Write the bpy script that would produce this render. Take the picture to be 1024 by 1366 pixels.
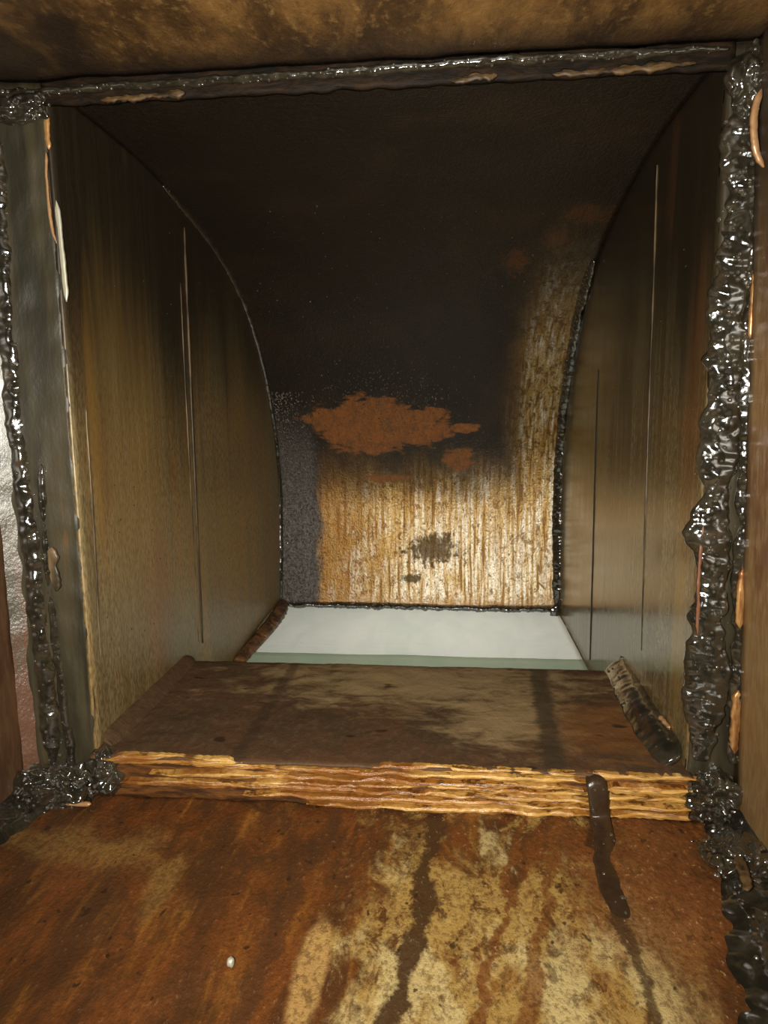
import bpy, math, random
from mathutils import Vector, Matrix, noise as mn

for o in list(bpy.data.objects):
    bpy.data.objects.remove(o, do_unlink=True)
scene = bpy.context.scene
COL = scene.collection
random.seed(7)

# ------------------------------------------------------------------ camera
# x across the duct, y along the duct, z up; metres
cam_d = bpy.data.cameras.new('camera')
cam_d.sensor_fit = 'HORIZONTAL'
cam_d.sensor_width = 36.0
cam_d.lens = 36.0 * 930.0 / 1024.0
cam_d.clip_start = 0.005
cam_d.clip_end = 20.0
cam = bpy.data.objects.new('camera', cam_d)
COL.objects.link(cam)
M3 = Matrix(((0.9956, -0.0033, 0.0937), (0.0931, 0.1513, -0.9841), (-0.0110, 0.9885, 0.1510)))
cam.matrix_world = M3.to_4x4()
scene.camera = cam

# ------------------------------------------------------------------ world, lights, exposure
w = bpy.data.worlds.new('world')
scene.world = w
w.use_nodes = True
w.node_tree.nodes['Background'].inputs[0].default_value = (0.9, 0.95, 1.0, 1)
w.node_tree.nodes['Background'].inputs[1].default_value = 0.02

fl = bpy.data.lights.new('phone_flash', 'SPOT')
fl.energy = 21.0
fl.color = (1.0, 0.95, 0.84)
fl.shadow_soft_size = 0.006
fl.spot_size = math.radians(130)
fl.spot_blend = 1.0
flo = bpy.data.objects.new('phone_flash', fl)
COL.objects.link(flo)
flo.location = (-0.035, 0.0, 0.0)
flo.rotation_euler = (math.radians(86), 0, math.radians(3))

al = bpy.data.lights.new('kitchen_light_below', 'AREA')
al.shape = 'RECTANGLE'
al.size = 0.42
al.size_y = 0.34
al.energy = 1.75
al.color = (1.0, 0.965, 0.89)
alo = bpy.data.objects.new('kitchen_light_below', al)
COL.objects.link(alo)
alo.location = (-0.02, 1.0, -0.62)
alo.rotation_euler = (math.radians(180), 0, 0)

vs = scene.view_settings
vs.view_transform = 'Standard'
vs.look = 'None'
vs.exposure = 0.0
vs.gamma = 1.0
vs.use_curve_mapping = False


# ------------------------------------------------------------------ material helper
class G:
    def __init__(s, name):
        s.mat = bpy.data.materials.new(name)
        s.mat.use_nodes = True
        s.nt = s.mat.node_tree
        s.nt.nodes.clear()
        s.out = s.nt.nodes.new('ShaderNodeOutputMaterial')
        s.b = s.nt.nodes.new('ShaderNodeBsdfPrincipled')
        s.nt.links.new(s.b.outputs[0], s.out.inputs[0])
        tc = s.nt.nodes.new('ShaderNodeTexCoord')
        s.co = tc.outputs['Object']
        sp = s.nt.nodes.new('ShaderNodeSeparateXYZ')
        s.nt.links.new(s.co, sp.inputs[0])
        s.x, s.y, s.z = sp.outputs

    def put(s, sock, v):
        if isinstance(v, bpy.types.NodeSocket):
            s.nt.links.new(v, sock)
        elif isinstance(v, (tuple, list)):
            if len(v) == 3 and sock.type == 'RGBA':
                v = (*v, 1.0)
            sock.default_value = v
        else:
            sock.default_value = v

    def m(s, op, a, b=0.0, c=None):
        n = s.nt.nodes.new('ShaderNodeMath')
        n.operation = op
        s.put(n.inputs[0], a)
        s.put(n.inputs[1], b)
        if c is not None:
            s.put(n.inputs[2], c)
        return n.outputs[0]

    def add(s, a, b): return s.m('ADD', a, b)
    def sub(s, a, b): return s.m('SUBTRACT', a, b)
    def mul(s, a, b): return s.m('MULTIPLY', a, b)
    def mx(s, a, b): return s.m('MAXIMUM', a, b)
    def inv(s, a): return s.m('SUBTRACT', 1.0, a)

    def noise(s, sc=(1, 1, 1), scale=1.0, detail=4.0, rough=0.55, dist=0.0, off=(0, 0, 0)):
        mp = s.nt.nodes.new('ShaderNodeMapping')
        s.nt.links.new(s.co, mp.inputs[0])
        mp.inputs['Scale'].default_value = sc
        mp.inputs['Location'].default_value = off
        n = s.nt.nodes.new('ShaderNodeTexNoise')
        s.nt.links.new(mp.outputs[0], n.inputs['Vector'])
        n.inputs['Scale'].default_value = scale
        n.inputs['Detail'].default_value = detail
        n.inputs['Roughness'].default_value = rough
        n.inputs['Distortion'].default_value = dist
        return n.outputs[0]

    def step(s, v, lo, hi, a=0.0, b=1.0):
        n = s.nt.nodes.new('ShaderNodeMapRange')
        n.interpolation_type = 'SMOOTHSTEP'
        s.put(n.inputs[0], v)
        n.inputs[1].default_value = lo
        n.inputs[2].default_value = hi
        n.inputs[3].default_value = a
        n.inputs[4].default_value = b
        return n.outputs[0]

    def mix(s, f, a, b):
        n = s.nt.nodes.new('ShaderNodeMix')
        n.data_type = 'RGBA'
        s.put(n.inputs[0], f)
        s.put(n.inputs[6], a)
        s.put(n.inputs[7], b)
        return n.outputs[2]

    def mixf(s, f, a, b):
        n = s.nt.nodes.new('ShaderNodeMix')
        n.data_type = 'FLOAT'
        s.put(n.inputs[0], f)
        s.put(n.inputs[2], a)
        s.put(n.inputs[3], b)
        return n.outputs[0]

    def ellipse(s, u, v, cu, cv, ru, rv, jag=None, amp=0.0, soft=0.15):
        """1 inside a (ragged) ellipse, 0 outside"""
        du = s.m('DIVIDE', s.sub(u, cu), ru)
        dv = s.m('DIVIDE', s.sub(v, cv), rv)
        d = s.m('SQRT', s.add(s.mul(du, du), s.mul(dv, dv)))
        if jag is not None:
            d = s.add(d, s.mul(s.sub(jag, 0.5), amp))
        return s.step(d, 1.0 - soft, 1.0 + soft, 1.0, 0.0)

    def bump(s, h, strength, dist):
        n = s.nt.nodes.new('ShaderNodeBump')
        n.inputs['Strength'].default_value = strength
        n.inputs['Distance'].default_value = dist
        s.put(n.inputs['Height'], h)
        s.nt.links.new(n.outputs[0], s.b.inputs['Normal'])
        return n

    def fin(s, col, rough=0.4, metal=0.0, spec=0.5, coat=0.0, coat_r=0.1):
        s.put(s.b.inputs['Base Color'], col)
        s.put(s.b.inputs['Roughness'], rough)
        s.put(s.b.inputs['Metallic'], metal)
        s.put(s.b.inputs['Specular IOR Level'], spec)
        s.put(s.b.inputs['Coat Weight'], coat)
        s.b.inputs['Coat Roughness'].default_value = coat_r
        return s.mat


# ------------------------------------------------------------------ materials
def mat_side(name, off, olive, warm, rg, accents):
    g = G(name)
    big = g.noise((5, 5, 1.6), 1.0, 3, 0.6, 0.3, off)
    streak = g.noise((160, 160, 5), 1.0, 4, 0.65, 0.0, off)
    fine = g.noise((520, 520, 160), 1.0, 2, 0.6, 0.0, off)
    mid = g.noise((45, 45, 3), 1.0, 3, 0.6, 0.2, off)
    c = g.mix(g.step(mid, 0.3, 0.7), olive, warm)
    c = g.mix(g.step(streak, 0.35, 0.7, 0.0, 0.7), c, (olive[0] * 1.7, olive[1] * 1.7, olive[2] * 1.8))
    c = g.mix(g.step(fine, 0.4, 0.65, 0.0, 0.6), c, (olive[0] * 0.3, olive[1] * 0.3, olive[2] * 0.3))
    dark_upper = g.add(g.step(g.z, -0.16, 0.2), g.mul(g.sub(big, 0.5), 1.3))  # darker towards the top of the cheek, broken up by noise
    c = g.mix(g.step(dark_upper, 0.15, 0.95, 0.0, 0.93), c, (0.016, 0.012, 0.008))
    red = g.noise((14, 14, 4), 1.0, 3, 0.6, 0.4, (3, 1, 2))
    c = g.mix(g.step(red, 0.58, 0.72, 0.0, 0.35), c, (0.16, 0.06, 0.025))
    for cy, cz, ry, rz, am, cc in accents:
        c = g.mix(g.mul(g.ellipse(g.y, g.z, cy, cz, ry, rz, mid, 1.8, 0.5), am), c, cc)
    g.bump(g.add(streak, g.mul(fine, 0.6)), 0.08, 0.001)
    return g.fin(c, g.step(streak, 0.3, 0.7, rg, rg + 0.1), 0.25, 0.7)


M = {}
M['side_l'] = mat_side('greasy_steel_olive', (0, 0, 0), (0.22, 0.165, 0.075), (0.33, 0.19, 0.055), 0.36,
    [(0.537, -0.01, 0.01, 0.1, 0.4, (0.42, 0.23, 0.05)), (0.6, -0.02, 0.06, 0.14, 0.3, (0.36, 0.22, 0.06)), (0.64, -0.2, 0.03, 0.06, 0.35, (0.28, 0.1, 0.04)), (0.71, -0.24, 0.05, 0.05, 0.3, (0.2, 0.22, 0.14))])  # last accent paints the sheet's grey-green glow low on the cheek
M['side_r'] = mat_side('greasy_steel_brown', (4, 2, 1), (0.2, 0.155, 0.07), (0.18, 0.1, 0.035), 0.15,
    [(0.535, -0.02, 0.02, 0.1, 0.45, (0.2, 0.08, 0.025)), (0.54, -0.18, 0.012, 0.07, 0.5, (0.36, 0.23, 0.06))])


def mat_near(name, off, k, ok):
    g = G(name)
    a = g.noise((30, 10, 10), 1.0, 4, 0.6, 0.3, off)
    b = g.noise((300, 260, 60), 1.0, 3, 0.6, 0.0, off)
    c = g.mix(g.step(a, 0.35, 0.65), (0.17 * k, 0.115 * k * (0.5 + 0.5 * ok), 0.04 * k), (0.11 * k, 0.06 * k * (0.5 + 0.5 * ok), 0.022 * k))
    c = g.mix(g.step(b, 0.4, 0.7, 0, 0.6), c, (0.23 * k, 0.16 * k * (0.5 + 0.5 * ok), 0.06 * k))
    d = g.noise((12, 8, 5), 1.0, 3, 0.6, 0.5, off)
    c = g.mix(g.step(d, 0.58, 0.7, 0, 0.8), c, (0.13, 0.045, 0.02))
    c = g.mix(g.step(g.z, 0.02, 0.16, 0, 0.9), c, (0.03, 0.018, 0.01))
    g.bump(b, 0.3, 0.001)
    return g.fin(c, 0.42, 0.0, 0.5)


M['near'] = mat_near('ochre_near_wall', (0, 0, 0), 1.35, 0.8)
M['near_l'] = mat_near('rusty_near_wall', (5, 1, 2), 0.6, 0.55)

# ceiling of the near duct: mottled brown grease
g = G('brown_greasy_ceiling')
a = g.noise((26, 10, 10), 1.0, 5, 0.65, 0.4)
b = g.noise((190, 110, 60), 1.0, 4, 0.7)
c = g.mix(g.step(a, 0.35, 0.68), (0.055, 0.026, 0.008), (0.21, 0.106, 0.028))
c = g.mix(g.step(b, 0.5, 0.75, 0, 0.7), c, (0.29, 0.165, 0.052))
c = g.mix(g.step(b, 0.45, 0.3, 0, 0.5), c, (0.03, 0.014, 0.006))
e = g.noise((14, 9, 9), 1.0, 3, 0.6, 0.2, (5, 5, 0))
c = g.mix(g.step(g.add(e, g.step(g.x, -0.14, -0.3, 0, 0.35)), 0.6, 0.78, 0, 0.9), c, (0.018, 0.011, 0.006))
c = g.mix(g.step(g.y, 0.455, 0.497, 0, 0.85), c, (0.02, 0.012, 0.007))
g.bump(b, 0.5, 0.002)
M['ceil'] = g.fin(c, 0.5, 0.0, 0.4)

# near floor: rust red, ochre and cream with dark runs
g = G('rusted_floor')
jag = g.noise((30, 12, 1), 1.0, 5, 0.65, 0.3)
strk = g.noise((70, 9, 1), 1.0, 4, 0.6, 0.4, (2, 0, 0))
fine = g.noise((330, 230, 1), 1.0, 4, 0.7)
blot = g.noise((24, 16, 1), 1.0, 5, 0.7, 0.6, (7, 3, 0))
c = g.mix(g.step(jag, 0.38, 0.62), (0.16, 0.05, 0.011), (0.075, 0.03, 0.01))
c = g.mix(g.step(strk, 0.52, 0.72, 0, 0.8), c, (0.27, 0.105, 0.017))
c = g.mix(g.step(strk, 0.44, 0.3, 0, 0.75), c, (0.05, 0.022, 0.009))
# dark brown mottling beside the ledge and at the near wall
dk = g.noise((34, 26, 1), 1.0, 5, 0.7, 0.5, (1, 8, 0))
c = g.mix(g.mul(g.step(dk, 0.46, 0.64, 0, 0.85), g.step(g.y, 0.36, 0.43)), c, (0.07, 0.03, 0.012))
# cream area, right of the middle
cr = g.mul(g.step(g.add(g.x, g.mul(g.sub(blot, 0.5), 0.2)), -0.075, -0.03), g.step(g.add(g.x, g.mul(g.sub(jag, 0.5), 0.12)), 0.15, 0.115))
spk = g.noise((90, 60, 1), 1.0, 5, 0.75, 0.4, (4, 9, 0))
crn = g.mul(g.step(g.add(blot, g.step(g.y, 0.46, 0.34, 0, 0.14)), 0.44, 0.6), g.step(spk, 0.36, 0.5, 0.15, 1))
c = g.mix(g.mul(cr, g.mul(crn, 0.95)), c, (0.4, 0.25, 0.07))
crn2 = g.step(g.add(jag, g.step(g.y, 0.44, 0.33, 0, 0.12)), 0.56, 0.68)
c = g.mix(g.mul(cr, g.mul(crn2, 0.8)), c, (0.58, 0.45, 0.2))
# tan patch by the lower corner
c = g.mix(g.mul(g.ellipse(g.x, g.y, -0.255, 0.435, 0.045, 0.02, blot, 4.5, 0.7), 0.7), c, (0.27, 0.15, 0.04))
c = g.mix(g.mul(g.ellipse(g.x, g.y, -0.185, 0.4, 0.008, 0.03, jag, 3.2, 0.4), 0.6), c, (0.27, 0.15, 0.04))
c = g.mix(g.mul(g.ellipse(g.x, g.y, -0.075, 0.335, 0.008, 0.04, jag, 2.0, 0.3), 0.8), c, (0.5, 0.3, 0.1))
# reddish patches within the cream, right
c = g.mix(g.mul(g.ellipse(g.x, g.y, 0.125, 0.42, 0.05, 0.09, blot, 2.8, 0.4), 0.75), c, (0.2, 0.07, 0.02))
wob = g.mul(g.sub(g.noise((10, 22, 1), 1.0, 3, 0.6), 0.5), 0.035)
wid = g.noise((20, 30, 1), 1.0, 3, 0.6, 0, (9, 9, 0))


def run(x0, k, wd, amt, col):
    global c
    d = g.m('ABSOLUTE', g.sub(g.add(g.x, wob), g.add(x0, g.mul(g.sub(g.y, 0.4), k))))
    d = g.add(d, g.mul(g.sub(wid, 0.5), wd * 2.0))
    d = g.add(d, g.mul(g.sub(fine, 0.5), wd * 1.0))
    c = g.mix(g.step(d, wd, wd * 0.45, 0, amt), c, col)


run(-0.016, 0.09, 0.0095, 0.95, (0.055, 0.026, 0.011))
run(0.037, 0.22, 0.0045, 0.85, (0.19, 0.065, 0.016))
run(0.062, 0.24, 0.0055, 0.8, (0.2, 0.075, 0.018))
run(0.106, 0.02, 0.0055, 0.8, (0.05, 0.025, 0.012))
run(-0.1, 0.1, 0.009, 0.6, (0.07, 0.03, 0.012))
c = g.mix(g.step(spk, 0.46, 0.34, 0, 0.6), c, (0.07, 0.03, 0.01))
pit = g.noise((120, 90, 1), 1.0, 2, 0.5, 0, (3, 3, 0))
c = g.mix(g.step(pit, 0.68, 0.73, 0, 0.85), c, (0.03, 0.014, 0.007))
c = g.mix(g.step(fine, 0.52, 0.38, 0, 0.5), c, (0.08, 0.036, 0.013))
c = g.mix(g.mul(g.step(fine, 0.6, 0.72, 0, 0.7), g.step(g.x, -0.12, 0.0, 0.25, 1)), c, (0.5, 0.33, 0.13))
g.bump(g.add(fine, blot), 0.55, 0.0025)
M['floor'] = g.fin(c, g.step(fine, 0.3, 0.7, 0.32, 0.55), 0.0, 0.35)

# top of the ledge
g = G('ledge_grime')
a = g.noise((18, 12, 1), 1.0, 4, 0.6, 0.4)
b = g.noise((200, 120, 1), 1.0, 4, 0.7)
c2 = g.noise((30, 60, 1), 1.0, 5, 0.65, 0.5, (4, 4, 0))
c = g.mix(g.step(a, 0.35, 0.65), (0.105, 0.052, 0.026), (0.075, 0.046, 0.024))
c = g.mix(g.step(b, 0.45, 0.7, 0, 0.5), c, (0.14, 0.085, 0.045))
tan = g.mx(g.ellipse(g.x, g.y, -0.03, 0.665, 0.14, 0.055, c2, 3.6, 0.6), g.ellipse(g.x, g.y, 0.05, 0.59, 0.05, 0.05, c2, 3.8, 0.6))
c = g.mix(g.mul(tan, 0.85), c, (0.34, 0.235, 0.115))
c = g.mix(g.mul(g.ellipse(g.x, g.y, 0.14, 0.57, 0.05, 0.05, c2, 2.4, 0.4), 0.7), c, (0.2, 0.085, 0.025))
dd = g.m('ABSOLUTE', g.add(g.sub(g.x, g.add(0.085, g.mul(g.sub(g.y, 0.6), 0.06))), g.mul(g.sub(c2, 0.5), 0.02)))
c = g.mix(g.step(dd, 0.012, 0.005, 0, 0.85), c, (0.06, 0.042, 0.024))
dd = g.m('ABSOLUTE', g.add(g.sub(g.x, -0.165), g.mul(g.sub(c2, 0.5), 0.02)))
c = g.mix(g.step(dd, 0.008, 0.003, 0, 0.6), c, (0.05, 0.032, 0.018))
pit = g.noise((26, 60, 1), 1.0, 2, 0.5, 0, (2, 6, 0))
c = g.mix(g.step(pit, 0.68, 0.73, 0, 0.85), c, (0.03, 0.018, 0.01))
g.bump(g.add(b, c2), 0.5, 0.002)
M['ledge'] = g.fin(c, 0.6, 0.0, 0.2)

# baked layers on the ledge front
g = G('peeling_varnish_layers')
a = g.noise((9, 40, 230), 1.0, 5, 0.65, 0.5)
b = g.noise((40, 60, 520), 1.0, 4, 0.7, 0.3)
c = g.mix(g.step(a, 0.38, 0.6), (0.38, 0.15, 0.024), (0.62, 0.36, 0.09))
c = g.mix(g.step(b, 0.52, 0.72, 0, 0.8), c, (0.75, 0.53, 0.22))
c = g.mix(g.step(b, 0.5, 0.38, 0, 0.92), c, (0.11, 0.036, 0.008))
c = g.mix(g.step(g.noise((16, 16, 16), 1.0, 4, 0.6, 0.5, (8, 0, 0)), 0.5, 0.66, 0, 0.8), c, (0.25, 0.085, 0.015))
c = g.mix(g.step(g.noise((24, 1, 60), 1.0, 4, 0.6, 0, (6, 1, 1)), 0.58, 0.68, 0, 0.9), c, (0.1, 0.035, 0.01))
c = g.mix(g.step(g.add(g.x, g.mul(g.sub(a, 0.5), 0.2)), -0.17, -0.27, 0, 0.65), c, (0.22, 0.075, 0.015))
g.bump(g.add(a, b), 0.5, 0.002)
M['layer'] = g.fin(c, 0.3, 0.0, 0.5)

# curved back plate
g = G('sooted_back_plate')
jag = g.noise((22, 22, 16), 1.0, 5, 0.65, 0.3)
strk = g.noise((95, 30, 5.5), 1.0, 4, 0.6, 0.25)
strk2 = g.noise((190, 40, 9), 1.0, 3, 0.6, 0.1, (3, 1, 0))
fine = g.noise((360, 360, 300), 1.0, 3, 0.7)
flk = g.noise((110, 110, 70), 1.0, 4, 0.7, 0.6, (1, 2, 3))
dark_upper = g.mix(g.step(fine, 0.4, 0.7), (0.011, 0.0075, 0.004), (0.024, 0.016, 0.008))
brown = g.noise((9, 9, 9), 1.0, 4, 0.6, 0.3, (2, 2, 2))
dark_upper = g.mix(g.step(brown, 0.5, 0.7, 0, 0.7), dark_upper, (0.035, 0.019, 0.009))
# golden lower area + the tongue climbing beside the seam
zz = g.add(g.z, g.mul(g.sub(jag, 0.5), 0.1))
low = g.step(zz, -0.05, -0.165)
tx = g.add(g.x, g.mul(g.sub(jag, 0.5), 0.05))
tongue = g.mul(g.mul(g.step(tx, 0.07, 0.13), g.step(g.z, 0.21, 0.02)), g.step(g.x, 0.178, 0.165))
gold_m = g.mx(low, tongue)
gold_m = g.mul(gold_m, g.step(g.add(g.x, g.mul(g.sub(jag, 0.5), 0.03)), -0.225, -0.21))
gold = g.mix(g.step(strk, 0.35, 0.65), (0.42, 0.24, 0.07), (0.6, 0.42, 0.18))
gold = g.mix(g.mul(g.step(g.add(strk2, g.step(g.z, -0.13, -0.28, 0, 0.1)), 0.46, 0.72, 0, 0.95), g.step(g.add(jag, g.step(g.x, -0.2, 0.04, -0.12, 0.1)), 0.36, 0.56)), gold, (0.88, 0.82, 0.68))  # whitish streaks, weighted low and right, paint the flash glare into the gold
gold = g.mix(g.step(strk2, 0.43, 0.34, 0, 0.8), gold, (0.16, 0.075, 0.02))
gold = g.mix(g.step(flk, 0.5, 0.36, 0, 0.85), gold, (0.17, 0.085, 0.022))
gold = g.mix(g.step(fine, 0.52, 0.36, 0, 0.6), gold, (0.14, 0.07, 0.02))
gold = g.mix(g.mul(g.step(zz, -0.2, -0.06, 0, 0.85), g.step(g.x, 0.13, 0.09)), gold, (0.14, 0.068, 0.018))
gold = g.mix(g.step(g.add(g.x, g.mul(g.sub(flk, 0.5), 0.2)), -0.06, -0.22, 0, 0.7), gold, (0.2, 0.088, 0.02))
gold = g.mix(g.step(g.z, -0.3, -0.33, 0, 0.6), gold, (0.3, 0.16, 0.06))
spots = g.mx(g.ellipse(g.x, g.z, -0.028, -0.235, 0.045, 0.022, flk, 3.0, 0.3), g.ellipse(g.x, g.z, -0.065, -0.283, 0.018, 0.007, flk, 2.0, 0.3))
gold = g.mix(g.mul(spots, 0.9), gold, (0.06, 0.035, 0.012))
c = g.mix(gold_m, dark_upper, gold)
# granular grey strip by the seam
gs = g.mul(g.step(g.add(g.x, g.mul(g.sub(jag, 0.5), 0.04)), -0.205, -0.235), g.step(g.z, 0.02, -0.12))
c = g.mix(g.mul(gs, 0.85), c, g.mix(g.step(fine, 0.35, 0.7), (0.045, 0.036, 0.03), (0.2, 0.17, 0.155)))
# bare orange primer patches
jz = g.noise((34, 34, 90), 1.0, 4, 0.6, 0.4, (5, 3, 1))
op = g.ellipse(g.x, g.z, -0.125, -0.032, 0.078, 0.046, jz, 1.3, 0.1)
op = g.mx(op, g.ellipse(g.x, g.z, -0.05, -0.036, 0.052, 0.03, jz, 1.8, 0.12))
op = g.mx(op, g.ellipse(g.x, g.z, 0.022, -0.036, 0.024, 0.008, jz, 1.6, 0.15))
op = g.mx(op, g.ellipse(g.x, g.z, -0.2, -0.02, 0.03, 0.02, jz, 2.4, 0.2))
op = g.mx(op, g.ellipse(g.x, g.z, -0.1, -0.118, 0.035, 0.006, jz, 1.6, 0.3))
op = g.mx(op, g.ellipse(g.x, g.z, 0.012, -0.088, 0.02, 0.02, jz, 2.6, 0.3))
op = g.mx(op, g.mul(g.ellipse(g.x, g.z, 0.146, 0.2, 0.022, 0.004, flk, 5.5, 0.5), 0.22))
op = g.mx(op, g.mul(g.ellipse(g.x, g.z, 0.12, 0.188, 0.014, 0.006, flk, 5.5, 0.5), 0.2))
op = g.mx(op, g.mul(g.ellipse(g.x, g.z, 0.08, 0.172, 0.013, 0.009, flk, 5.5, 0.5), 0.28))
oc = g.mix(g.step(flk, 0.35, 0.65), (0.26, 0.082, 0.01), (0.15, 0.052, 0.009))
oc = g.mix(g.step(fine, 0.5, 0.7, 0, 0.5), oc, (0.34, 0.14, 0.03))
c = g.mix(g.mul(op, 0.92), c, oc)
g.bump(g.add(g.mul(fine, 1.2), g.add(g.mul(strk, 0.5), flk)), 0.42, 0.002)
rough = g.mixf(gold_m, 0.36, g.step(flk, 0.3, 0.7, 0.28, 0.42))
rough = g.mixf(op, rough, 0.6)
metal = g.mul(g.mul(gold_m, g.inv(op)), 0.85)
M['back'] = g.fin(c, rough, metal, 0.45)

# black sealant / baked grease
g = G('glossy_black_sealant')
a = g.noise((1, 1, 1), 60, 3, 0.6, 0.3)
b = g.noise((1, 1, 1), 320, 3, 0.6)
c = g.mix(g.step(a, 0.4, 0.7), (0.016, 0.014, 0.009), (0.04, 0.033, 0.021))
c = g.mix(g.step(a, 0.66, 0.78, 0, 0.6), c, (0.1, 0.045, 0.015))
g.bump(g.add(a, g.mul(b, 0.4)), 0.2, 0.002)
M['seal'] = g.fin(c, g.step(b, 0.35, 0.65, 0.07, 0.18), 0.0, 0.9, 1.0, 0.05)
g.b.inputs['Coat IOR'].default_value = 1.7

# greasy flange steel under the sealant
g = G('greasy_flange')
a = g.noise((60, 60, 6), 1.0, 4, 0.6, 0.3)
b = g.noise((260, 260, 120), 1.0, 3, 0.6)
c = g.mix(g.step(a, 0.35, 0.65), (0.02, 0.017, 0.009), (0.055, 0.044, 0.022))
c = g.mix(g.step(a, 0.64, 0.74, 0, 0.7), c, (0.15, 0.07, 0.02))
g.bump(g.add(g.mul(a, 0.5), b), 0.25, 0.0012)
M['flange'] = g.fin(c, 0.44, 0.0, 0.42)

g = G('black_greasy_flange')
a = g.noise((60, 60, 6), 1.0, 4, 0.6, 0.3)
c = g.mix(g.step(a, 0.35, 0.65), (0.022, 0.018, 0.011), (0.045, 0.036, 0.02))
g.bump(a, 0.3, 0.002)
M['flange_d'] = g.fin(c, 0.3, 0.0, 0.6)

# fillet smear (satin)
g = G('satin_grease_fillet')
a = g.noise((50, 50, 8), 1.0, 4, 0.6, 0.3)
b = g.noise((420, 420, 300), 1.0, 3, 0.6)
c = g.mix(g.step(a, 0.35, 0.65), (0.06, 0.052, 0.032), (0.12, 0.1, 0.06))
c = g.mix(g.mul(g.step(g.z, -0.08, -0.18), g.step(a, 0.4, 0.55, 0, 0.8)), c, (0.13, 0.045, 0.018))
g.bump(g.add(a, b), 0.5, 0.0018)
M['fillet'] = g.fin(c, 0.38, 0.0, 1.0, 0.6, 0.3)

# bare metal, brass coloured through grease
g = G('bare_amber_metal')
a = g.noise((200, 200, 40), 1.0, 4, 0.6, 0.2)
c = g.mix(g.step(a, 0.35, 0.65), (0.2, 0.075, 0.02), (0.55, 0.3, 0.11))
g.bump(a, 0.4, 0.001)
M['amber'] = g.fin(c, 0.35, 0.35, 0.5)
g = G('bare_pale_metal')
a = g.noise((200, 200, 20), 1.0, 4, 0.6, 0.2)
c = g.mix(g.step(a, 0.35, 0.65), (0.3, 0.28, 0.19), (0.5, 0.48, 0.37))
M['pale'] = g.fin(c, 0.4, 0.3, 0.5)
g = G('seam_brown_metal')
a = g.noise((90, 90, 12), 1.0, 4, 0.6, 0.2)
c = g.mix(g.step(a, 0.4, 0.6), (0.045, 0.032, 0.018), (0.2, 0.135, 0.07))
c = g.mix(g.step(g.noise((9, 9, 9), 1.0, 3, 0.6, 0, (3, 0, 5)), 0.42, 0.58), (0.035, 0.026, 0.015), c)
M['seam'] = g.fin(c, 0.4, 0.0, 0.4)
g = G('dark_groove')
M['dark'] = g.fin((0.014, 0.011, 0.008), 0.5, 0.0, 0.3)
g = G('rotten_flange_strip')
a = g.noise((60, 60, 60), 1.0, 5, 0.7, 0.6)
c = g.mix(g.step(a, 0.4, 0.6), (0.05, 0.03, 0.016), (0.26, 0.12, 0.045))
c = g.mix(g.step(a, 0.62, 0.7), c, (0.55, 0.38, 0.2))
g.bump(a, 0.7, 0.003)
M['rot'] = g.fin(c, 0.35, 0.0, 0.5)
g = G('dark_brown_lip')
a = g.noise((40, 40, 160), 1.0, 5, 0.7, 0.4)
c = g.mix(g.step(a, 0.4, 0.65), (0.008, 0.006, 0.004), (0.026, 0.014, 0.007))
g.bump(a, 0.5, 0.002)
M['lip'] = g.fin(c, 0.6, 0.0, 0.12)
g = G('ochre_flake')
a = g.noise((40, 40, 160), 1.0, 5, 0.7, 0.4)
c = g.mix(g.step(a, 0.4, 0.65), (0.02, 0.012, 0.006), (0.13, 0.075, 0.028))
M['ochre'] = g.fin(c, 0.5, 0.0, 0.3)
g = G('rust_brown_step')
a = g.noise((30, 30, 160), 1.0, 5, 0.7, 0.4)
c = g.mix(g.step(a, 0.4, 0.65), (0.045, 0.018, 0.007), (0.16, 0.062, 0.016))
g.bump(a, 0.5, 0.002)
M['step'] = g.fin(c, 0.5, 0.0, 0.3)
g = G('brown_grease_drip')
a = g.noise((1, 1, 1), 120, 3, 0.6)
g.bump(a, 0.4, 0.002)
M['drip'] = g.fin(g.mix(a, (0.022, 0.014, 0.009), (0.06, 0.032, 0.015)), 0.28, 0.0, 0.5)
g = G('dull_red_metal')
a = g.noise((90, 90, 60), 1.0, 4, 0.6)
M['red'] = g.fin(g.mix(a, (0.05, 0.02, 0.012), (0.3, 0.13, 0.07)), 0.35, 0.0, 0.5)
g = G('copper_flake')
a = g.noise((1, 1, 1), 260, 3, 0.6)
M['copper'] = g.fin(g.mix(a, (0.3, 0.13, 0.05), (0.55, 0.34, 0.17)), 0.35, 0.2, 0.5)
g = G('clear_grease_droplet')
M['drop'] = g.fin((0.06, 0.05, 0.036), 0.08, 0.0, 1.0, 1.0, 0.05)
g.b.inputs['Coat IOR'].default_value = 1.7


# translucent polythene
def mat_sheet(name, col, tcol):
    g = G(name)
    nt = g.nt
    w1 = g.noise((7, 60, 1), 1.0, 3, 0.6, 1.2)
    w2 = g.noise((26, 9, 1), 1.0, 3, 0.6, 0.8, (3, 2, 0))
    bp = g.bump(g.add(w1, w2), 0.25, 0.004)
    g.fin(col, 0.3, 0.0, 0.5)
    tr = nt.nodes.new('ShaderNodeBsdfTranslucent')
    g.put(tr.inputs[0], g.mix(g.step(w2, 0.35, 0.7), tcol, (tcol[0] * 0.93, tcol[1] * 0.95, tcol[2] * 0.95)))
    nt.links.new(bp.outputs[0], tr.inputs['Normal'])
    mxs = nt.nodes.new('ShaderNodeMixShader')
    mxs.inputs[0].default_value = 0.7
    nt.links.new(g.b.outputs[0], mxs.inputs[1])
    nt.links.new(tr.outputs[0], mxs.inputs[2])
    nt.links.new(mxs.outputs[0], g.out.inputs[0])
    return g.mat


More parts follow.
